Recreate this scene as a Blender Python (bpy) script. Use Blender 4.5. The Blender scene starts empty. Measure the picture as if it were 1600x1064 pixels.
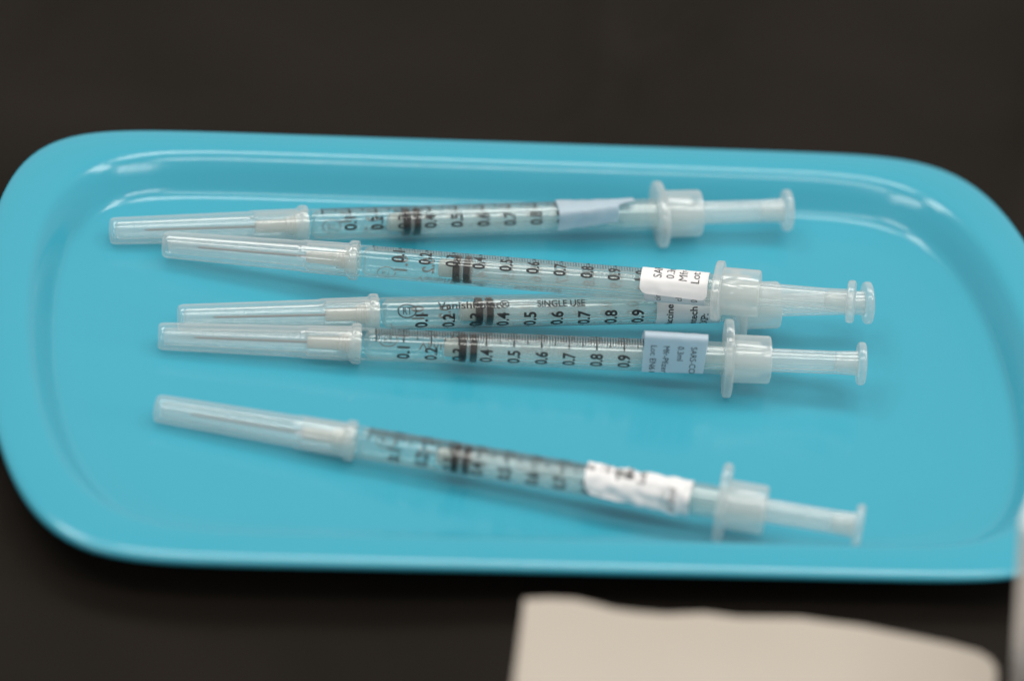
import bpy, bmesh, math, random
from mathutils import Vector, Matrix, noise

random.seed(7)
MM = 0.001                      # everything below is laid out in millimetres
Z0 = 8.7                        # height of the tray's outer rim above the table (mm)

# ------------------------------------------------------------------ camera
scene = bpy.context.scene
P, ROLL, DIST = math.radians(36.0), math.radians(7.554), 1101.0
cam_d = bpy.data.cameras.new('camera')
cam = bpy.data.objects.new('camera', cam_d)
scene.collection.objects.link(cam)
fwd = Vector((0, math.cos(P), -math.sin(P)))
up0 = Vector((0, math.sin(P), math.cos(P)))
rt0 = Vector((1, 0, 0))
right = rt0 * math.cos(ROLL) + up0 * math.sin(ROLL)
up = up0 * math.cos(ROLL) - rt0 * math.sin(ROLL)
eye = Vector((0, -DIST * math.cos(P), DIST * math.sin(P) + Z0))
cam.matrix_world = Matrix(((right.x, up.x, -fwd.x, eye.x * MM), (right.y, up.y, -fwd.y, eye.y * MM),
                           (right.z, up.z, -fwd.z, eye.z * MM), (0, 0, 0, 1)))
cam_d.sensor_width = 36.0
cam_d.lens = 36.0 * 7.8 * DIST / 1600.0
cam_d.clip_start = 0.05
cam_d.clip_end = 20.0
cam_d.dof.use_dof = True
cam_d.dof.focus_distance = ((Vector((20, 11, Z0 - 2)) - eye).dot(fwd)) * MM
cam_d.dof.aperture_fstop = 6.3
scene.camera = cam

# ------------------------------------------------------------------ light
world = bpy.data.worlds.new('World')
scene.world = world
world.use_nodes = True
bg = world.node_tree.nodes['Background']
bg.inputs[0].default_value = (1.0, 0.98, 0.95, 1)
bg.inputs[1].default_value = 0.48


def area(name, loc, target, sx, sy, power, col):
    d = bpy.data.lights.new(name, 'AREA')
    d.shape = 'RECTANGLE'
    d.size, d.size_y, d.energy, d.color = sx, sy, power, col
    o = bpy.data.objects.new(name, d)
    scene.collection.objects.link(o)
    o.location = loc
    o.rotation_euler = (Vector(target) - Vector(loc)).to_track_quat('-Z', 'Y').to_euler()
    return o


WARM = (1.0, 0.965, 0.91)
for px in (-0.95, 0.15, 1.25):
    area('ceiling_panel_lamp', (px, 0.50, 1.9), (px * 0.3, 0, 0), 1.0, 0.42, 10.0, WARM)
    area('ceiling_panel_lamp', (px, -0.72, 1.9), (px * 0.3, 0, 0), 1.0, 0.26, 5.8, WARM)
area('ceiling_strip_lamp', (0.2, 0.95, 1.9), (0, 0, 0), 2.4, 0.07, 0.6, WARM)
for k in range(3):                                   # tall window lights along the right-hand wall of the room
    area('window_light', (2.9, -0.75 + 0.42 * k, 0.85), (0, 0, 0), 0.2, 0.8, 3.0, (0.93, 0.97, 1.0))
area('window_light', (-1.5, -2.3, 1.25), (0, 0, 0), 0.22, 0.8, 3.0, (0.93, 0.97, 1.0))

vs = scene.view_settings
vs.view_transform = 'Standard'
vs.look = 'None'
vs.exposure = 0.0
vs.gamma = 1.0
vs.use_curve_mapping = False
scene.render.engine = 'CYCLES'
cy = scene.cycles
cy.max_bounces = 16
cy.diffuse_bounces = 5
cy.glossy_bounces = 5
cy.transmission_bounces = 12
cy.transparent_max_bounces = 48
cy.use_denoising = True
cy.sample_clamp_indirect = 6.0
cy.caustics_reflective = True


# ------------------------------------------------------------------ materials
def new_mat(name):
    m = bpy.data.materials.new(name)
    m.use_nodes = True
    nt = m.node_tree
    return m, nt, nt.nodes, nt.links


def principled(name, col, rough=0.5, noise_amt=0.0, noise_scale=200.0, bump=0.0, bump_scale=300.0, **kw):
    m, nt, N, L = new_mat(name)
    b = N['Principled BSDF']
    b.inputs['Base Color'].default_value = (*col, 1)
    b.inputs['Roughness'].default_value = rough
    for k, v in kw.items():
        b.inputs[k.replace('_', ' ')].default_value = v
    tc = N.new('ShaderNodeTexCoord')
    if noise_amt:
        nz = N.new('ShaderNodeTexNoise')
        nz.inputs['Scale'].default_value = noise_scale
        nz.inputs['Detail'].default_value = 4
        L.new(tc.outputs['Object'], nz.inputs['Vector'])
        mp = N.new('ShaderNodeMapRange')
        mp.inputs[3].default_value = 1 - noise_amt
        mp.inputs[4].default_value = 1 + noise_amt
        L.new(nz.outputs['Fac'], mp.inputs[0])
        mx = N.new('ShaderNodeMix')
        mx.data_type = 'RGBA'
        mx.blend_type = 'MULTIPLY'
        mx.inputs[0].default_value = 1
        mx.inputs[6].default_value = (*col, 1)
        L.new(mp.outputs[0], mx.inputs[7])
        L.new(mx.outputs[2], b.inputs['Base Color'])
    if bump:
        n2 = N.new('ShaderNodeTexNoise')
        n2.inputs['Scale'].default_value = bump_scale
        n2.inputs['Detail'].default_value = 5
        L.new(tc.outputs['Object'], n2.inputs['Vector'])
        bp = N.new('ShaderNodeBump')
        bp.inputs['Strength'].default_value = bump
        bp.inputs['Distance'].default_value = 0.0005
        L.new(n2.outputs['Fac'], bp.inputs['Height'])
        L.new(bp.outputs[0], b.inputs['Normal'])
    return m


def plastic(name, milk, milk_edge, col=(0.86, 0.88, 0.86), tint=(0.97, 0.985, 0.98), rough=0.12, trans=0.55, ior=1.45, var=0.0):
    """thin moulded plastic: see-through, milkier where the eye crosses more of the wall, glossy skin"""
    m, nt, N, L = new_mat(name)
    N.remove(N['Principled BSDF'])
    out = N['Material Output']
    tr = N.new('ShaderNodeBsdfTransparent')
    tr.inputs[0].default_value = (*tint, 1)
    df = N.new('ShaderNodeBsdfDiffuse')
    df.inputs[0].default_value = (*col, 1)
    tl = N.new('ShaderNodeBsdfTranslucent')
    tl.inputs[0].default_value = (*col, 1)
    mk = N.new('ShaderNodeMixShader')
    mk.inputs[0].default_value = trans
    L.new(df.outputs[0], mk.inputs[1])
    L.new(tl.outputs[0], mk.inputs[2])
    lw = N.new('ShaderNodeLayerWeight')
    lw.inputs[0].default_value = 0.5
    pw = N.new('ShaderNodeMath')
    pw.operation = 'POWER'
    pw.inputs[1].default_value = 2.6
    L.new(lw.outputs['Facing'], pw.inputs[0])
    mr = N.new('ShaderNodeMapRange')
    mr.inputs[3].default_value = milk
    mr.inputs[4].default_value = milk_edge
    L.new(pw.outputs[0], mr.inputs[0])
    fac = mr.outputs[0]
    if var:
        tc = N.new('ShaderNodeTexCoord')
        mpv = N.new('ShaderNodeMapping')
        mpv.inputs['Scale'].default_value = (60, 400, 400)
        nz = N.new('ShaderNodeTexNoise')
        nz.inputs['Scale'].default_value = 1.0
        nz.inputs['Detail'].default_value = 3
        L.new(tc.outputs['Object'], mpv.inputs[0])
        L.new(mpv.outputs[0], nz.inputs['Vector'])
        v = N.new('ShaderNodeMapRange')
        v.inputs[1].default_value = 0.3
        v.inputs[2].default_value = 0.7
        v.inputs[3].default_value = 1 - var
        v.inputs[4].default_value = 1 + var
        L.new(nz.outputs['Fac'], v.inputs[0])
        mu = N.new('ShaderNodeMath')
        mu.operation = 'MULTIPLY'
        mu.use_clamp = True
        L.new(fac, mu.inputs[0])
        L.new(v.outputs[0], mu.inputs[1])
        fac = mu.outputs[0]
    m1 = N.new('ShaderNodeMixShader')
    L.new(fac, m1.inputs[0])
    L.new(tr.outputs[0], m1.inputs[1])
    L.new(mk.outputs[0], m1.inputs[2])
    gl = N.new('ShaderNodeBsdfGlossy')
    gl.inputs['Roughness'].default_value = rough
    fr = N.new('ShaderNodeFresnel')
    fr.inputs[0].default_value = ior
    geo = N.new('ShaderNodeNewGeometry')
    inv = N.new('ShaderNodeMath')          # a thin wall: the same skin reflectance met from either side
    inv.operation = 'MULTIPLY_ADD'
    inv.inputs[1].default_value = (1 / ior - ior)
    inv.inputs[2].default_value = ior
    L.new(geo.outputs['Backfacing'], inv.inputs[0])
    L.new(inv.outputs[0], fr.inputs[0])
    lim = N.new('ShaderNodeMath')
    lim.operation = 'MINIMUM'
    L.new(fr.outputs[0], lim.inputs[0])
    lim.inputs[1].default_value = 0.4
    m2 = N.new('ShaderNodeMixShader')
    L.new(lim.outputs[0], m2.inputs[0])
    L.new(m1.outputs[0], m2.inputs[1])
    L.new(gl.outputs[0], m2.inputs[2])
    L.new(m2.outputs[0], out.inputs[0])
    return m


def paper_mat(name, col, thin, noise_scale=900.0):
    m, nt, N, L = new_mat(name)
    N.remove(N['Principled BSDF'])
    out = N['Material Output']
    df = N.new('ShaderNodeBsdfDiffuse')
    tl = N.new('ShaderNodeBsdfTranslucent')
    tc = N.new('ShaderNodeTexCoord')
    nz = N.new('ShaderNodeTexNoise')
    nz.inputs['Scale'].default_value = noise_scale
    nz.inputs['Detail'].default_value = 3
    L.new(tc.outputs['Object'], nz.inputs['Vector'])
    rp = N.new('ShaderNodeValToRGB')
    rp.color_ramp.elements[0].color = (*[c * 0.94 for c in col], 1)
    rp.color_ramp.elements[1].color = (*col, 1)
    L.new(nz.outputs['Fac'], rp.inputs[0])
    L.new(rp.outputs[0], df.inputs[0])
    L.new(rp.outputs[0], tl.inputs[0])
    mx = N.new('ShaderNodeMixShader')
    mx.inputs[0].default_value = thin
    L.new(df.outputs[0], mx.inputs[1])
    L.new(tl.outputs[0], mx.inputs[2])
    gl = N.new('ShaderNodeBsdfGlossy')
    gl.inputs['Roughness'].default_value = 0.45
    m2 = N.new('ShaderNodeMixShader')
    m2.inputs[0].default_value = 0.035
    L.new(mx.outputs[0], m2.inputs[1])
    L.new(gl.outputs[0], m2.inputs[2])
    L.new(m2.outputs[0], out.inputs[0])
    return m


M = {}
M['tray'] = principled('turquoise_plastic', (0.043, 0.338, 0.455), 0.14, 0.025, 30.0, 0.05, 900.0, Specular_IOR_Level=0.56)
def wear(m, lo_, hi_, scale):
    nt = m.node_tree
    nz = nt.nodes.new('ShaderNodeTexNoise')
    nz.inputs['Scale'].default_value = scale
    nz.inputs['Detail'].default_value = 6
    tc = nt.nodes.new('ShaderNodeTexCoord')
    mp = nt.nodes.new('ShaderNodeMapRange')
    mp.inputs[1].default_value, mp.inputs[2].default_value = 0.35, 0.65
    mp.inputs[3].default_value, mp.inputs[4].default_value = lo_, hi_
    nt.links.new(tc.outputs['Object'], nz.inputs['Vector'])
    nt.links.new(nz.outputs['Fac'], mp.inputs[0])
    nt.links.new(mp.outputs[0], nt.nodes['Principled BSDF'].inputs['Roughness'])


wear(M['tray'], 0.13, 0.20, 45.0)
M['cloth'] = principled('black_cloth', (0.0118, 0.0090, 0.0066), 0.8, 0.4, 22.0, 0.5, 1800.0, Specular_IOR_Level=0.12)
M['barrel'] = plastic('clear_barrel_plastic', 0.016, 0.40, rough=0.07, ior=1.55)
M['cap'] = plastic('milky_cap_plastic', 0.16, 0.68, col=(0.97, 0.97, 0.96), rough=0.07, var=0.06, ior=1.75)
M['rod'] = plastic('plunger_plastic', 0.23, 0.55, col=(0.95, 0.95, 0.94), rough=0.08, ior=1.65)
M['flange'] = plastic('milky_flange_plastic', 0.28, 0.68, col=(0.96, 0.97, 0.96), rough=0.08, var=0.06, ior=1.75)
M['liquid'] = plastic('clear_liquid', 0.12, 0.2, tint=(0.96, 0.985, 0.985), rough=0.02, ior=1.33)
M['rubber'] = principled('black_rubber', (0.008, 0.0075, 0.0075), 0.5, Specular_IOR_Level=0.25)
M['cream'] = plastic('cream_plastic', 0.6, 0.85, col=(0.84, 0.80, 0.74), rough=0.2)
M['bounce_film'] = plastic('label_film_blue_bounce', 0.66, 0.8, col=(0.64, 0.76, 0.85), rough=0.35, trans=0.3)  # translucent label stock; blue bounce from the tray is put into its colour
M['hub'] = plastic('beige_hub_plastic', 0.72, 0.85, col=(0.82, 0.77, 0.71), rough=0.12, ior=1.55)
M['steel'] = principled('needle_steel', (0.20, 0.18, 0.17), 0.35, Metallic=1.0)
M['ink'] = principled('black_ink', (0.012, 0.013, 0.015), 0.55, 0.3, 3000.0)
M['label_ink'] = principled('label_ink', (0.02, 0.022, 0.025), 0.6, 0.3, 3000.0)
M['label'] = paper_mat('label_paper', (0.89, 0.885, 0.89), 0.12)
M['paper'] = paper_mat('warm_paper', (0.50, 0.445, 0.38), 0.1, 60.0)
M['carton'] = principled('pale_carton', (0.92, 0.87, 0.82), 0.6, 0.1, 40.0)


# ------------------------------------------------------------------ mesh helpers
def finish(name, verts, faces, mat, parent=None, smooth=True, angle=40):
    me = bpy.data.meshes.new(name)
    me.from_pydata([(v[0] * MM, v[1] * MM, v[2] * MM) for v in verts], [], faces)
    me.validate()
    me.update()
    if smooth:
        for p in me.polygons:
            p.use_smooth = True
        me.set_sharp_from_angle(angle=math.radians(angle))
    me.materials.append(mat)
    return me


def link(name, me, parent=None):
    o = bpy.data.objects.new(name, me)
    scene.collection.objects.link(o)
    o.parent = parent
    return o


def tag(o, label, cat, group=None, kind=None):
    if label:
        o['label'] = label
    if cat:
        o['category'] = cat
    if group:
        o['group'] = group
    if kind:
        o['kind'] = kind


def lathe(name, prof, mat, seg=56, closed=False, angle=35, sy=1.0, sz=1.0):
    """profile of (s, r) turned about the x axis; r = 0 ends close to a point; closed = profile is a loop"""
    verts, faces, rings = [], [], []
    for s, r in prof:
        if r <= 1e-6:
            rings.append([len(verts)])
            verts.append((s, 0, 0))
        else:
            rings.append(list(range(len(verts), len(verts) + seg)))
            for k in range(seg):
                a = 2 * math.pi * k / seg
                verts.append((s, -r * sy * math.sin(a), r * sz * math.cos(a)))
    n = len(prof)
    for i in range(n if closed else n - 1):
        A, B = rings[i], rings[(i + 1) % n]
        for k in range(seg):
            k2 = (k + 1) % seg
            if len(A) == 1 and len(B) == 1:
                continue
            if len(A) == 1:
                faces.append((A[0], B[k], B[k2]))
            elif len(B) == 1:
                faces.append((A[k], B[0], A[k2]))
            else:
                faces.append((A[k], B[k], B[k2], A[k2]))
    me = finish(name, verts, faces, mat, angle=angle)
    bm = bmesh.new()
    bm.from_mesh(me)
    bmesh.ops.recalc_face_normals(bm, faces=bm.faces)
    bm.to_mesh(me)
    bm.free()
    return me


def wrap(s, phi, r):
    """a point on a cylinder about x; phi from straight up towards the viewer's side"""
    return (s, -r * math.sin(phi), r * math.cos(phi))


_fontcache = {}


def text_mesh(txt, size, bold=0.0, sx=1.0):
    """flat outline text as vertices and triangles in mm, origin at the left of the baseline"""
    key = (txt, size, bold, sx)
    if key in _fontcache:
        return _fontcache[key]
    cu = bpy.data.curves.new('t', 'FONT')
    cu.body = txt
    cu.size = 1.0
    cu.resolution_u = 3
    cu.offset = bold
    cu.fill_mode = 'FRONT'
    ob = bpy.data.objects.new('t', cu)
    scene.collection.objects.link(ob)
    dg = bpy.context.evaluated_depsgraph_get()
    me = bpy.data.meshes.new_from_object(ob.evaluated_get(dg))
    bpy.data.objects.remove(ob)
    bm = bmesh.new()
    bm.from_mesh(me)
    bpy.data.meshes.remove(me)
    k = size / 0.7                       # so that size is about the height of a capital
    for v in bm.verts:
        v.co.x *= k * sx
        v.co.y *= k
        v.co.z = 0
    w = max((v.co.x for v in bm.verts), default=0)
    for ax in (0, 1):
        lim = w if ax == 0 else size * 1.3
        c = -size * 0.4 if ax else 0.0
        while c < lim:
            pn = (1, 0, 0) if ax == 0 else (0, 1, 0)
            bmesh.ops.bisect_plane(bm, geom=bm.verts[:] + bm.edges[:] + bm.faces[:], dist=1e-6,
                                   plane_co=(c, 0, 0) if ax == 0 else (0, c, 0), plane_no=pn)
            c += 0.3
    vs_ = [(v.co.x, v.co.y) for v in bm.verts]
    bm.verts.index_update()
    fs_ = [[v.index for v in f.verts] for f in bm.faces]
    bm.free()
    _fontcache[key] = (vs_, fs_, w)
    return _fontcache[key]


class Print:
    """collects flat marks mapped by a function (u, v) -> point"""
    def __init__(self):
        self.v, self.f = [], []

    def text(self, txt, size, fn, bold=0.0, sx=1.0):
        vs_, fs_, w = text_mesh(txt, size, bold, sx)
        b = len(self.v)
        self.v += [fn(x, y, w) for x, y in vs_]
        self.f += [[b + i for i in f] for f in fs_]

    def strip(self, pts_a, pts_b):
        b = len(self.v)
        n = len(pts_a)
        self.v += list(pts_a) + list(pts_b)
        for i in range(n - 1):
            self.f.append((b + i, b + i + 1, b + n + i + 1, b + n + i))


# ------------------------------------------------------------------ table cloth
def make_cloth():
    nx, ny = 170, 170
    x0, x1, y0, y1 = -420, 420, -420, 520
    verts, faces = [], []
    for j in range(ny + 1):
        for i in range(nx + 1):
            x = x0 + (x1 - x0) * i / nx
            y = y0 + (y1 - y0) * j / ny
            q = max(abs(x) / 112, abs(y) / 74)
            amp = min(1.0, max(0.0, (q - 0.75) / 0.5))
            z = noise.noise(Vector((x * 0.011, y * 0.006, 3.1))) * 1.6
            z += noise.noise(Vector((x * 0.03 + y * 0.012, y * 0.01, 8.0))) * 1.1
            for fx, fy, a, w, h in ((-116, 118, 0.38, 4, 4.2), (-99, 150, 0.32, 3.5, 3.0), (12, 140, -0.05, 5, 2.6), (40, 160, 0.5, 4, 2.4), (112, 135, 0.12, 5, 3.4), (-118, -78, 0.5, 5, 3.4)):
                d = (x - fx) - a * (y - fy)
                z += 2.2 * h * math.exp(-(d / w) ** 2) * math.exp(-((y - fy) / 90) ** 2)
            verts.append((x, y, -4.0 * amp + min(z, 3.5 + max(0.0, q - 1.15) * 9) * amp - 0.05))
    for j in range(ny):
        for i in range(nx):
            a = j * (nx + 1) + i
            faces.append((a, a + 1, a + nx + 2, a + nx + 1))
    o = link('tablecloth', finish('tablecloth', verts, faces, M['cloth'], angle=180))
    tag(o, 'dark brownish black cloth spread over the table beneath the tray', 'tablecloth')


make_cloth()

# ------------------------------------------------------------------ tray
TRAY_YAW = math.radians(9.959)
TRAY_C = (5.17, -0.25)


def superellipse(a, b, n, per=56):
    """closed outline, even steps along each quarter; |x/a|^n + |y/b|^2 = 1"""
    pts = []
    for k in range(1200):
        w = k / 1199
        pts.append((a * w, b * math.sqrt(max(0.0, 1 - w ** n))))
        pts.append((a * max(0.0, 1 - w * w) ** (1 / n), b * w))
    pts = sorted(set((round(x, 5), round(y, 5)) for x, y in pts), key=lambda q: (q[0], -q[1]))
    L = [0.0]
    for i in range(1, len(pts)):
        L.append(L[-1] + math.dist(pts[i], pts[i - 1]))
    quarter, j = [], 0
    for k in range(per + 1):
        t = L[-1] * k / per
        while j < len(L) - 2 and L[j + 1] < t:
            j += 1
        f = 0 if L[j + 1] == L[j] else (t - L[j]) / (L[j + 1] - L[j])
        quarter.append((pts[j][0] + f * (pts[j + 1][0] - pts[j][0]), pts[j][1] + f * (pts[j + 1][1] - pts[j][1])))
    full = [(x, y) for x, y in quarter]
    full += [(x, -y) for x, y in reversed(quarter[:-1])]
    full += [(-x, -y) for x, y in quarter[1:]]
    full += [(-x, y) for x, y in reversed(quarter[1:-1])]
    return full


def make_tray():
    rings = [  # half length, half width, squareness, height
        (30, 15, 7, -7.0), (70, 36, 8.0, -7.0), (89.5, 50.2, 9.6, -7.0), (91.3, 52.0, 9.9, -6.93), (92.4, 53.1, 10.1, -6.72),
        (93.4, 54.1, 10.3, -6.52), (95.3, 55.9, 10.6, -6.28), (96.3, 56.9, 10.8, -5.98), (97.0, 57.6, 10.9, -5.4),
        (97.7, 58.4, 10.9, -4.5), (98.9, 59.7, 10.8, -2.6), (100.6, 61.5, 10.6, -0.5), (101.3, 62.3, 10.5, 0.15),
        (102.0, 63.1, 10.4, 0.62), (102.8, 63.9, 10.6, 0.88), (104.0, 65.1, 10.8, 0.95), (106.5, 67.4, 11.3, 0.85),
        (109.0, 69.8, 11.8, 0.62), (110.1, 70.9, 12.0, 0.36), (110.7, 71.5, 12.1, -0.05), (110.9, 71.7, 12.1, -0.5),
        (110.8, 71.6, 12.1, -1.1), (110.4, 71.2, 12.1, -1.45), (110.0, 70.8, 12.1, -1.4), (109.6, 70.4, 12.1, -1.0),
        (109.2, 70.0, 12.0, -0.6), (106.5, 67.4, 11.4, -0.4), (103.9, 64.8, 10.8, -0.5), (102.9, 63.8, 10.5, -1.2),
        (100.2, 60.8, 10.0, -3.6), (98.9, 59.5, 9.6, -6.4), (97.9, 58.6, 9.4, -7.6), (96.0, 56.7, 9.1, -8.45),
        (93.0, 53.7, 8.7, -8.68), (40, 22, 7, -8.68)]
    verts, faces = [], []
    n = None
    for a, b, e, z in rings:
        o = superellipse(a, b, e)
        n = len(o)
        verts += [(x, y, z) for x, y in o]
    for i in range(len(rings) - 1):
        for k in range(n):
            k2 = (k + 1) % n
            faces.append((i * n + k, i * n + k2, (i + 1) * n + k2, (i + 1) * n + k))
    faces.append(tuple(range(n)))
    faces.append(tuple(reversed(range((len(rings) - 1) * n, len(rings) * n))))
    me = finish('tray', verts, faces, M['tray'], angle=60)
    bm = bmesh.new()
    bm.from_mesh(me)
    bmesh.ops.recalc_face_normals(bm, faces=bm.faces)
    bm.to_mesh(me)
    bm.free()
    o = link('instrument_tray', me)
    o.location = (TRAY_C[0] * MM, TRAY_C[1] * MM, Z0 * MM)
    o.rotation_euler = (0, 0, TRAY_YAW)
    tag(o, 'turquoise plastic tray with rounded ends and a broad rim holding five syringes', 'tray')


make_tray()
FLOOR = Z0 - 7.0

# ------------------------------------------------------------------ syringe part meshes (s = mm from the zero mark)
R_OUT, R_IN = 3.25, 2.86


def cap_profile():
    outer = [(-43.2, 0.0), (-43.2, 2.0), (-43.05, 2.4), (-42.6, 2.66), (-41.8, 2.74), (-15.2, 3.12), (-14.6, 3.2), (-14.2, 3.3),
             (-5.3, 3.42), (-4.9, 3.55), (-4.6, 3.95), (-4.3, 4.05), (-3.3, 4.05), (-3.0, 3.95), (-2.9, 3.5), (-2.9, 3.28)]
    inner = [(-4.2, 3.28), (-4.6, 2.95), (-13.4, 2.78), (-13.9, 2.2), (-41.4, 1.7), (-42.0, 1.3), (-42.1, 0.0)]
    return outer + inner


MESH = {}
MESH['needle_cap'] = lathe('needle_cap', cap_profile(), M['cap'], angle=32)
MESH['needle'] = lathe('needle', [(-36.5, 0.0), (-35.4, 0.22), (-13.0, 0.25), (-13.0, 0.0)], M['steel'], seg=12)
MESH['needle_hub'] = lathe('needle_hub', [(-13.6, 0.0), (-13.6, 1.05), (-13.3, 1.25), (-6.8, 1.4), (-6.4, 1.65), (-6.3, 1.8), (-4.9, 1.82), (-4.9, 0)], M['hub'], seg=32)
MESH['hub_ring'] = lathe('hub_ring', [(-7.3, 1.5), (-7.3, 1.95), (-5.8, 2.0), (-5.8, 1.5)], M['rod'], seg=40, closed=True)
MESH['hub_collar'] = lathe('hub_collar', [(-5.6, 1.85), (-5.6, 2.6), (-2.9, 2.7), (-2.9, 1.85)], M['flange'], seg=40, closed=True)
MESH['barrel'] = lathe('barrel', [(-4.0, 2.0), (-3.9, 3.0), (-2.6, 3.18), (-2.2, R_OUT), (69.6, R_OUT), (69.6, R_IN), (-1.0, R_IN),
                                  (-1.8, 2.4), (-2.2, 1.5), (-4.0, 1.5)], M['barrel'], closed=True, angle=30)
MESH['liquid'] = lathe('liquid', [(-1.6, 0), (-1.6, 2.3), (-1.0, 2.8), (13.8, 2.8), (13.8, 1.9), (16.5, 1.9), (16.5, 0)], M['liquid'], seg=40)
MESH['plunger_tip'] = lathe('plunger_tip', [(13.7, 0), (13.7, 1.5), (14.1, 1.8), (16.6, 1.9), (16.7, 0)], M['cream'], seg=40)
MESH['stopper_ring'] = lathe('stopper_ring', [(16.7, 2.3), (16.75, 2.72), (16.95, 2.84), (17.85, 2.84), (18.1, 2.72), (18.15, 2.3)], M['rubber'], seg=48, closed=True)
MESH['stopper_ring_b'] = lathe('stopper_ring', [(18.85, 2.3), (18.9, 2.72), (19.1, 2.84), (19.95, 2.84), (20.2, 2.72), (20.25, 2.3)], M['rubber'], seg=48, closed=True)


def rod_mesh():
    """hollow plunger: a lathe tube with four shallow grooves along it"""
    prof = [(16.9, 1.9), (16.9, 2.2), (20.4, 2.2), (20.6, 2.45), (68, 2.4), (92.0, 2.32), (92.6, 2.34), (96.6, 2.5), (96.6, 1.2), (92.3, 1.1), (92.0, 1.75), (30, 1.8), (16.9, 1.8)]
    seg = 64
    verts, faces = [], []
    for s, r in prof:
        for k in range(seg):
            a = 2 * math.pi * k / seg
            rr = r
            if r > 2.2:
                c = math.cos(a * 4)
                rr = r - (0.24 if c > 0.86 else 0.0)
            verts.append((s, -rr * math.sin(a), rr * math.cos(a)))
    n = len(prof)
    for i in range(n):
        for k in range(seg):
            k2 = (k + 1) % seg
            j = (i + 1) % n
            faces.append((i * seg + k, j * seg + k, j * seg + k2, i * seg + k2))
    me = finish('plunger_rod', verts, faces, M['rod'], angle=30)
    bm = bmesh.new()
    bm.from_mesh(me)
    bmesh.ops.recalc_face_normals(bm, faces=bm.faces)
    bm.to_mesh(me)
    bm.free()
    return me


MESH['plunger_rod'] = rod_mesh()
MESH['rod_core'] = lathe('rod_core', [(92.2, 0), (92.2, 1.6), (92.8, 1.9), (96.4, 2.1), (96.4, 0)], M['flange'], seg=32)
MESH['thumb_rest'] = lathe('thumb_rest', [(96.6, 0), (96.6, 3.9), (96.75, 4.2), (97.1, 4.32), (97.7, 4.32), (98.0, 4.2), (98.15, 3.9), (98.1, 0)], M['flange'], seg=56, angle=40)
MESH['collar'] = lathe('collar', [(71.4, 3.3), (71.4, 4.75), (71.7, 4.85), (78.5, 4.8), (78.9, 4.65), (79.0, 4.3), (79.0, 2.75), (78.0, 2.6), (77.6, 2.6), (76.9, 3.6), (72, 3.7)], M['flange'], closed=True, angle=35)


def flange_mesh():
    """oval finger flange, long in its own z"""
    prof = [(69.7, 3.3), (69.7, 0.94), (69.85, 0.985), (70.1, 1.0), (71.0, 1.0), (71.25, 0.985), (71.4, 0.94), (71.4, 3.3)]
    seg = 72
    verts, faces = [], []
    for i, (s, f) in enumerate(prof):
        for k in range(seg):
            a = 2 * math.pi * k / seg
            if i in (0, 7):
                y, z = 3.3 * math.sin(a), 3.3 * math.cos(a)
            else:
                ca, sa = math.cos(a), math.sin(a)
                y = 5.35 * f * math.copysign(abs(sa) ** 0.9, sa)
                z = 7.9 * f * math.copysign(abs(ca) ** 0.85, ca)
            verts.append((s, -y, z))
    n = len(prof)
    for i in range(n):
        j = (i + 1) % n
        for k in range(seg):
            k2 = (k + 1) % seg
            faces.append((i * seg + k, j * seg + k, j * seg + k2, i * seg + k2))
    me = finish('finger_flange', verts, faces, M['flange'], angle=40)
    bm = bmesh.new()
    bm.from_mesh(me)
    bmesh.ops.recalc_face_normals(bm, faces=bm.faces)
    bm.to_mesh(me)
    bm.free()
    return me


MESH['finger_flange'] = flange_mesh()
UNIT = 5.5                                   # mm for each tenth
RP = R_OUT + 0.025
DEG = math.radians


def scale_print():
    p = Print()
    for k in range(101):
        s = k * UNIT / 10
        a0, a1 = -23, 23
        w = 0.12
        if k % 10 == 0:
            a1, a0, w = 45, -27, 0.16
        elif k % 5 == 0:
            a1, w = 34, 0.14
        A = [wrap(s - w, DEG(a0 + (a1 - a0) * t / 10), RP) for t in range(11)]
        B = [wrap(s + w, DEG(a0 + (a1 - a0) * t / 10), RP) for t in range(11)]
        p.strip(A, B)
    return finish('scale_marks', p.v, p.f, M['ink'], smooth=False)


def number_print():
    p = Print()
    for k in range(1, 11):
        t = '%.1f' % (k / 10)
        for lo, hi in ((58, 108), (-92, -34)):
            def fn(x, y, w, k=k, lo=lo, hi=hi):
                phi = DEG(hi) - DEG(hi - lo) * x / w
                return wrap(k * UNIT - (y - 1.2), phi, RP)
            p.text(t, 2.4, fn, bold=0.026)
    return finish('number_print', p.v, p.f, M['ink'], smooth=False)


def lettering_print():
    p = Print()

    def along(s0, s1, phi0, r=RP):
        def fn(x, y, w):
            return wrap(s0 + (s1 - s0) * x / w, DEG(phi0) - y / r, r)
        return fn
    p.text('VanishPoint\u00ae', 1.55, along(8.9, 23.4, -108.5), bold=0.014)
    p.text('SINGLE USE', 1.45, along(29.0, 38.8, -109.0), bold=0.016)
    # the two letters inside a ring
    c_phi, c_s = -105.0, 2.6
    p.text('RT', 1.45, lambda x, y, w: wrap(c_s - 0.95 + 1.9 * x / w, DEG(c_phi) - (y - 0.72) / RP, RP))
    a = [wrap(c_s + 1.95 * math.cos(t * math.pi / 24), DEG(c_phi) + 1.5 * math.sin(t * math.pi / 24) / RP, RP) for t in range(49)]
    b = [wrap(c_s + 1.72 * math.cos(t * math.pi / 24), DEG(c_phi) + 1.27 * math.sin(t * math.pi / 24) / RP, RP) for t in range(49)]
    p.strip(a, b)
    return finish('lettering_print', p.v, p.f, M['ink'], smooth=False)


MESH['scale_marks'] = scale_print()
MESH['number_print'] = number_print()
MESH['lettering_print'] = lettering_print()


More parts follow.
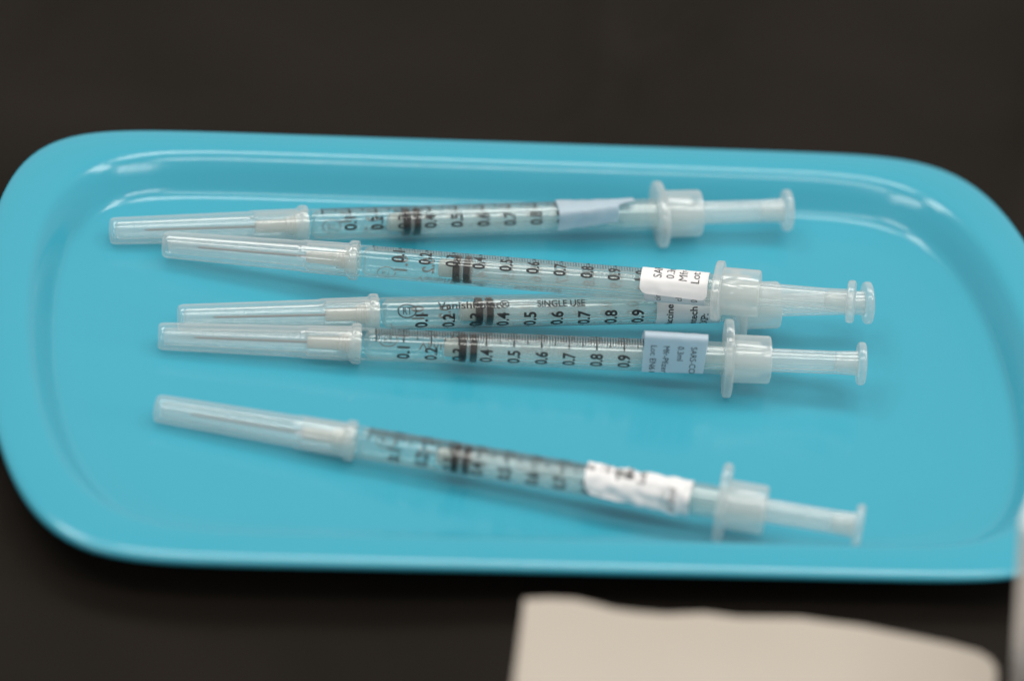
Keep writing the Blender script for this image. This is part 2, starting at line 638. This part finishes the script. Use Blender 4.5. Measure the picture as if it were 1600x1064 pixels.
# ------------------------------------------------------------------ labels: a strip of paper swept along s with a profile in the cross-section
def smooth_path(pts, n=60):
    """Catmull-Rom through the points, resampled evenly"""
    P_ = [pts[0]] + list(pts) + [pts[-1]]
    d = []
    for i in range(1, len(P_) - 2):
        for k in range(24):
            t = k / 24
            q = []
            for c in range(2):
                a, b, e, f = P_[i - 1][c], P_[i][c], P_[i + 1][c], P_[i + 2][c]
                q.append(0.5 * (2 * b + (e - a) * t + (2 * a - 5 * b + 4 * e - f) * t * t + (3 * b - a - 3 * e + f) * t ** 3))
            d.append(tuple(q))
    d.append(tuple(pts[-1]))
    L = [0.0]
    for i in range(1, len(d)):
        L.append(L[-1] + math.dist(d[i], d[i - 1]))
    out, j = [], 0
    for k in range(n + 1):
        t = L[-1] * k / n
        while j < len(L) - 2 and L[j + 1] < t:
            j += 1
        f = (t - L[j]) / max(1e-9, L[j + 1] - L[j])
        out.append((d[j][0] + f * (d[j + 1][0] - d[j][0]), d[j][1] + f * (d[j + 1][1] - d[j][1])))
    return out, L[-1]


class Label:
    """paths at both ends (cross-section (y, z) points), s range; left/right edges may move along the strip"""
    def __init__(self, s0, s1, path0, path1, edge0=None, edge1=None, crinkle=0.0, seed=0):
        self.s0, self.s1 = s0, s1
        self.p0, self.L = smooth_path(path0, 72)
        self.p1, _ = smooth_path(path1, 72)
        self.e0 = edge0 or (lambda t: 0.0)
        self.e1 = edge1 or (lambda t: 0.0)
        self.cr, self.seed = crinkle, seed

    def at(self, u, t, lift=0.0):
        """u 0..1 along s, t 0..1 along the strip"""
        t = min(1.0, max(0.0, t))
        k = min(71, int(t * 72))
        f = t * 72 - k
        def pos(u_, kk):
            return Vector((0, self.p0[kk][0] * (1 - u_) + self.p1[kk][0] * u_, self.p0[kk][1] * (1 - u_) + self.p1[kk][1] * u_))
        a, b = pos(u, k), pos(u, k + 1)
        q = a.lerp(b, f)
        tan = (b - a).normalized()
        nrm = Vector((0, tan.z, -tan.y))
        s = self.s0 + self.e0(t) * (1 - u) + (self.s1 - self.s0 + self.e1(t) - 0) * u
        if self.cr:
            q = q + nrm * self.cr * noise.noise(Vector((s * 0.45, t * 5, self.seed)))
        q = q + nrm * lift
        return (s, q.y, q.z)

    def mesh(self, name, mat='label', nu=26, nt=72, thick=0.09):
        verts, faces = [], []
        for lay in (0.0, -thick):
            for j in range(nt + 1):
                for i in range(nu + 1):
                    verts.append(self.at(i / nu, j / nt, lay))
        st = (nu + 1) * (nt + 1)
        for j in range(nt):
            for i in range(nu):
                a = j * (nu + 1) + i
                faces.append((a, a + 1, a + nu + 2, a + nu + 1))
                faces.append((st + a, st + a + nu + 1, st + a + nu + 2, st + a + 1))
        rim = [i for i in range(nu + 1)] + [j * (nu + 1) + nu for j in range(1, nt + 1)]
        rim += [nt * (nu + 1) + i for i in range(nu - 1, -1, -1)] + [j * (nu + 1) for j in range(nt - 1, 0, -1)]
        for i in range(len(rim)):
            a, b = rim[i], rim[(i + 1) % len(rim)]
            faces.append((a, st + a, st + b, b))
        return finish(name, verts, faces, M[mat], angle=45)

    def write(self, p, txt, s, t0, size, down=False, bold=0.0, sx=0.95, lift=0.03):
        """text running along the strip; down = towards growing t, else towards t = 0"""
        def fn(x, y, w):
            if down:
                ss, t = s + y - size / 2, t0 + x / self.L
            else:
                ss, t = s - y + size / 2, t0 - x / self.L
            lo = self.s0 + self.e0(max(0, min(1, t)))
            u = (ss - lo) / (self.s1 + self.e1(max(0, min(1, t))) - lo)
            return self.at(u, t, lift)
        p.text(txt, size, fn, bold, sx)


def arc(phi0, phi1, r, n=8):
    return [(-r * math.sin(DEG(phi0 + (phi1 - phi0) * k / n)), r * math.cos(DEG(phi0 + (phi1 - phi0) * k / n))) for k in range(n + 1)]


def round_corner(t_edge, length, rad):
    """inset of a side edge near the free end of the strip"""
    def f(t):
        d = abs(t_edge - t) * length
        return 0.0 if d > rad else rad - math.sqrt(max(0.0, rad * rad - (rad - d) ** 2))
    return f


def add_label(parent, lab, texts, name='label', ink='label_ink', mat='label'):
    o = link(name, lab.mesh(name, mat), parent)
    if texts:
        p = Print()
        for a, kw in texts:
            lab.write(p, *a, **kw)
        link('label_print', finish('label_print', p.v, p.f, M[ink], smooth=False), o)
    return o


# ------------------------------------------------------------------ syringes
COTP = 1 / math.tan(P)


def syringe(tip, rear, tip_z, rear_z, twist, wing, size, label):
    """tip and rear: (x, y) of the cap's end and the thumb rest for the given heights above the tray floor"""
    a = Vector((tip[0], tip[1], FLOOR + tip_z))
    b = Vector((rear[0], rear[1], FLOOR + rear_z))
    ax = (b - a).normalized()
    ys = Vector((0, 0, 1)).cross(ax).normalized()
    zs = ax.cross(ys)
    mid = a + ax * 43.2 * size
    root = bpy.data.objects.new('syringe', None)
    root.empty_display_size = 0.005
    scene.collection.objects.link(root)
    root.matrix_world = Matrix(((ax.x, ys.x, zs.x, mid.x * MM), (ax.y, ys.y, zs.y, mid.y * MM), (ax.z, ys.z, zs.z, mid.z * MM), (0, 0, 0, 1)))
    root.scale = (size, size, size)
    tag(root, label, 'syringe', 'five capped syringes lying in the tray')
    for nm in ('needle_cap', 'needle', 'needle_hub', 'hub_ring', 'hub_collar', 'liquid', 'plunger_tip', 'stopper_ring', 'stopper_ring_b', 'plunger_rod', 'rod_core', 'thumb_rest', 'collar'):
        link('stopper_ring' if nm.startswith('stopper') else nm, MESH[nm], root)
    br = link('barrel', MESH['barrel'], root)
    for nm in ('scale_marks', 'number_print', 'lettering_print'):
        o = link(nm, MESH[nm], br)
        o.rotation_euler = (DEG(twist), 0, 0)
    o = link('finger_flange', MESH['finger_flange'], root)
    o.rotation_euler = (DEG(wing), 0, 0)
    return root


def shifted(pt, dz):
    """the same line of sight, dz millimetres higher"""
    return (pt[0], pt[1] - dz * COTP)


s_back = syringe((-84.4, 25.1), (54.6, 57.0 + 2.2 * COTP), 2.8, 6.3, -29, -84, 1.011, 'capped clear syringe at the back of the tray with a blank pale label')
s_top = syringe(shifted((-73.0, 22.9), 0.9), shifted((66.9, 17.4), 3.6), 3.7, 18.6, -58, -101, 1.0, 'capped clear syringe resting across another, white label printed SAR, Mfr and Lot')
s_under = syringe((-67.0, -1.6), (71.3, 27.2), 2.8, 8.5, 151, -72, 1.003, 'capped clear syringe lettered SINGLE USE, its plunger end under another syringe')
s_mid = syringe((-70.1, -8.5), (70.8, 5.9), 2.8, 8.5, -2, -36, 1.004, 'capped clear syringe with fine ruler marks upward and a pale bluish label flap')
s_front = syringe((-67.5, -32.1), (71.5, -47.4), 2.8, 8.4, -3, -36, 0.993, 'out of focus capped clear syringe nearest the front rim with crumpled white label')

# back syringe: blank flap hanging in front, fold lower at its left
back0 = arc(-95, -30, 3.42, 5) + [(-0.5, 3.7), (-2.2, 3.6), (-3.3, 2.9), (-3.6, 1.4), (-3.65, -0.7)]
back1 = arc(-95, -40, 3.42, 4) + [(0.2, 4.2), (-1.7, 4.8), (-2.9, 4.5), (-3.5, 3.2), (-3.6, 1.0)]
add_label(s_back, Label(48.6, 64.5, back0, back1, edge1=lambda t: -3.6 * max(0.0, min(1.0, (t - 0.60) / 0.1)) if t > 0.6 else 0.0, crinkle=0.25, seed=2), [], mat='bounce_film')

# top syringe: under layer hugging the barrel and a white upper flap lifting at its free edge
lo = Label(55.9, 68.2, arc(-60, 150, 3.34, 14), arc(-60, 150, 3.34, 14))
o = add_label(s_top, lo, [(('cine', 58.6, 0.85, 1.3), {}), (('ch', 62.9, 0.82, 1.3), {}), (('00', 66.0, 0.82, 1.3), {})])
o['label'] = 'grey shaded lower layer of the label'
f0 = arc(-62, 20, 3.52, 8) + [(-2.5, 3.0), (-3.4, 1.9), (-4.0, 0.55)]
f1 = arc(-62, 20, 3.5, 8) + [(-2.4, 2.9), (-3.3, 1.6), (-4.0, 0.0)]
hi_ = Label(55.0, 68.6, f0, f1, crinkle=0.1, seed=5)
hi_.e0 = round_corner(1.0, hi_.L, 1.5)
rc = round_corner(1.0, hi_.L, 1.2)
hi_.e1 = lambda t: -rc(t)
o = add_label(s_top, hi_, [(('SARS', 58.3, 0.60, 1.7), {'bold': 0.004}), (('0.3ml', 60.9, 0.60, 1.6), {'bold': 0.004}), (('Mfr-', 63.5, 0.645, 1.7), {}), (('Lot:', 66.0, 0.675, 1.7), {'bold': 0.004})])
o['label'] = 'white upper flap of the label'

# syringe beneath: white label hugging the barrel
lu = Label(53.4, 66.6, arc(-80, 158, 3.36, 14), arc(-80, 158, 3.36, 14))
add_label(s_under, lu, [(('Vaccine', 56.0, 0.955, 1.45), {'bold': 0.02}), (('ontech', 60.9, 0.965, 1.5), {'bold': 0.02}), (('EXP:', 63.2, 0.95, 1.5), {'bold': 0.02})])

# middle syringe: tall loop with the flap facing the viewer
m0 = arc(-95, -60, 3.42, 3) + [(2.0, 3.7), (-0.4, 6.3), (-2.4, 7.5), (-3.4, 7.3), (-3.7, 6.2), (-3.72, 2.4), (-3.7, -1.4)]
m1 = arc(-95, -60, 3.42, 3) + [(2.0, 3.6), (-0.4, 6.0), (-2.3, 7.1), (-3.3, 6.9), (-3.65, 5.8), (-3.7, 2.2), (-3.68, -1.3)]
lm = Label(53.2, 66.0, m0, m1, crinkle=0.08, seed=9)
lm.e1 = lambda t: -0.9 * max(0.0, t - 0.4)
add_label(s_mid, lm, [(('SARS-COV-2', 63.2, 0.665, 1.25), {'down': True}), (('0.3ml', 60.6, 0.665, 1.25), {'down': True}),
                      (('Mfr-Pfizer-BioNtech', 57.7, 0.665, 1.25), {'down': True}), (('Lot: EN6198', 55.2, 0.665, 1.25), {'down': True})], mat='bounce_film')

# front syringe: crumpled white flap wound askew
q0 = arc(-100, 25, 3.5, 9) + [(-2.7, 2.5), (-3.6, 1.2), (-4.1, -0.2)]
q1 = arc(-100, 95, 3.45, 12) + [(-3.6, -1.3), (-3.3, -2.4)]
lf = Label(43.2, 64.2, q0, q1, crinkle=0.75, seed=11)
rf = round_corner(1.0, lf.L, 2.0)
lf.e0 = lambda t: rf(t) + 1.2 * max(0, t - 0.6)
add_label(s_front, lf, [(('SARS-C', 47.0, 0.56, 1.6), {'bold': 0.02}), (('0.3', 49.4, 0.56, 1.6), {'bold': 0.02}), (('Mfr-Pf', 51.8, 0.60, 1.6), {'bold': 0.02}),
                        (('Lot: EN', 54.2, 0.63, 1.6), {'bold': 0.02}), (('0.3ml', 60.6, 0.95, 1.5), {})])


# ------------------------------------------------------------------ out of focus things at the front
def sight(px, py, z):
    """the place at height z seen at a point of the 1600 x 1064 frame"""
    k = 7.8 * DIST
    u, v = (px - 800) / k, -(py - 532) / k
    d = fwd + right * u + up * v
    t = (z - eye.z) / d.z
    return eye + d * t


def make_paper():
    zt = 30.0
    top = [(819, 936), (858, 934), (900, 936), (930, 943), (959, 951), (1000, 956), (1040, 959), (1102, 957), (1154, 964), (1251, 965), (1300, 972), (1343, 977),
           (1429, 994), (1486, 1006), (1530, 1018), (1549, 1030), (1557, 1044)]
    rowA = [sight(x, y, zt) for x, y in top]
    n = len(rowA)
    down = Vector((0.0, -1, 0))
    verts, faces = [], []
    rows = 14
    for j in range(rows + 1):
        f = j / rows
        for i, p in enumerate(rowA):
            q = p + down * (95 * f + (rowA[0].y - p.y) * -f * 0.0)
            z = zt - 28.0 * f ** 1.6 + 1.1 * noise.noise(Vector((p.x * 0.045, q.y * 0.05, 1.7))) * min(1, f * 5)
            verts.append((q.x, q.y, z))
    for j in range(rows):
        for i in range(n - 1):
            a = j * n + i
            faces.append((a, a + n, a + n + 1, a + 1))
    # back of the folded sheet, running down to the table under the top leaf
    b = len(verts)
    for j in range(rows + 1):
        f = j / rows
        for i, p in enumerate(rowA):
            q = p + down * (0.5 + 95 * f)
            z = max(0.7, zt - 0.8 - 29.0 * min(1, f * 2.4) ** 0.8)
            z = min(z, verts[j * n + i][2] - 0.5)
            verts.append((q.x, q.y + (0 if f > 0 else 0), z))
    for j in range(rows):
        for i in range(n - 1):
            a = b + j * n + i
            faces.append((a, a + 1, a + n + 1, a + n))
    for i in range(n - 1):
        faces.append((i, i + 1, b + i + 1, b + i))
    o = link('folded_paper', finish('folded_paper', verts, faces, M['paper'], angle=60))
    tag(o, 'blurred warm white folded paper with a wavy edge in front of the tray', 'paper')


make_paper()


def make_carton():
    """upright pale carton whose near left edge comes into the frame at the right"""
    lo_ = sight(1572, 1090, 4.0)
    hi = Vector((lo_.x, lo_.y, 0))
    # the edge leans a little: find the point at height 60 on the sight line of the upper edge
    top = sight(1630, 740, 66.0)
    bot = sight(1603, 1085, 4.0)
    axis = (top - bot)
    e1 = axis.normalized()
    e2 = Vector((1, -0.25, 0))
    e2 = (e2 - e1 * e2.dot(e1)).normalized()
    e3 = e1.cross(e2).normalized()
    base = bot - e1 * (bot.z - 2.0) / e1.z
    h = axis.length + 6
    bm = bmesh.new()
    r = bmesh.ops.create_cube(bm, size=1.0)
    for v in bm.verts:
        x, y, z = (v.co.x + 0.5) * 34, (v.co.y - 0.5) * -16, (v.co.z + 0.5) * h
        q = base + e2 * x + e3 * -y + e1 * z
        v.co = q * MM
    bmesh.ops.bevel(bm, geom=bm.edges[:], offset=0.0012, segments=3, affect='EDGES')
    bmesh.ops.recalc_face_normals(bm, faces=bm.faces)
    me = bpy.data.meshes.new('carton')
    bm.to_mesh(me)
    bm.free()
    for p in me.polygons:
        p.use_smooth = True
    me.set_sharp_from_angle(angle=math.radians(40))
    me.materials.append(M['carton'])
    o = link('carton', me)
    tag(o, 'blurred pale carton edge at the right border in front of the tray', 'carton')


make_carton()
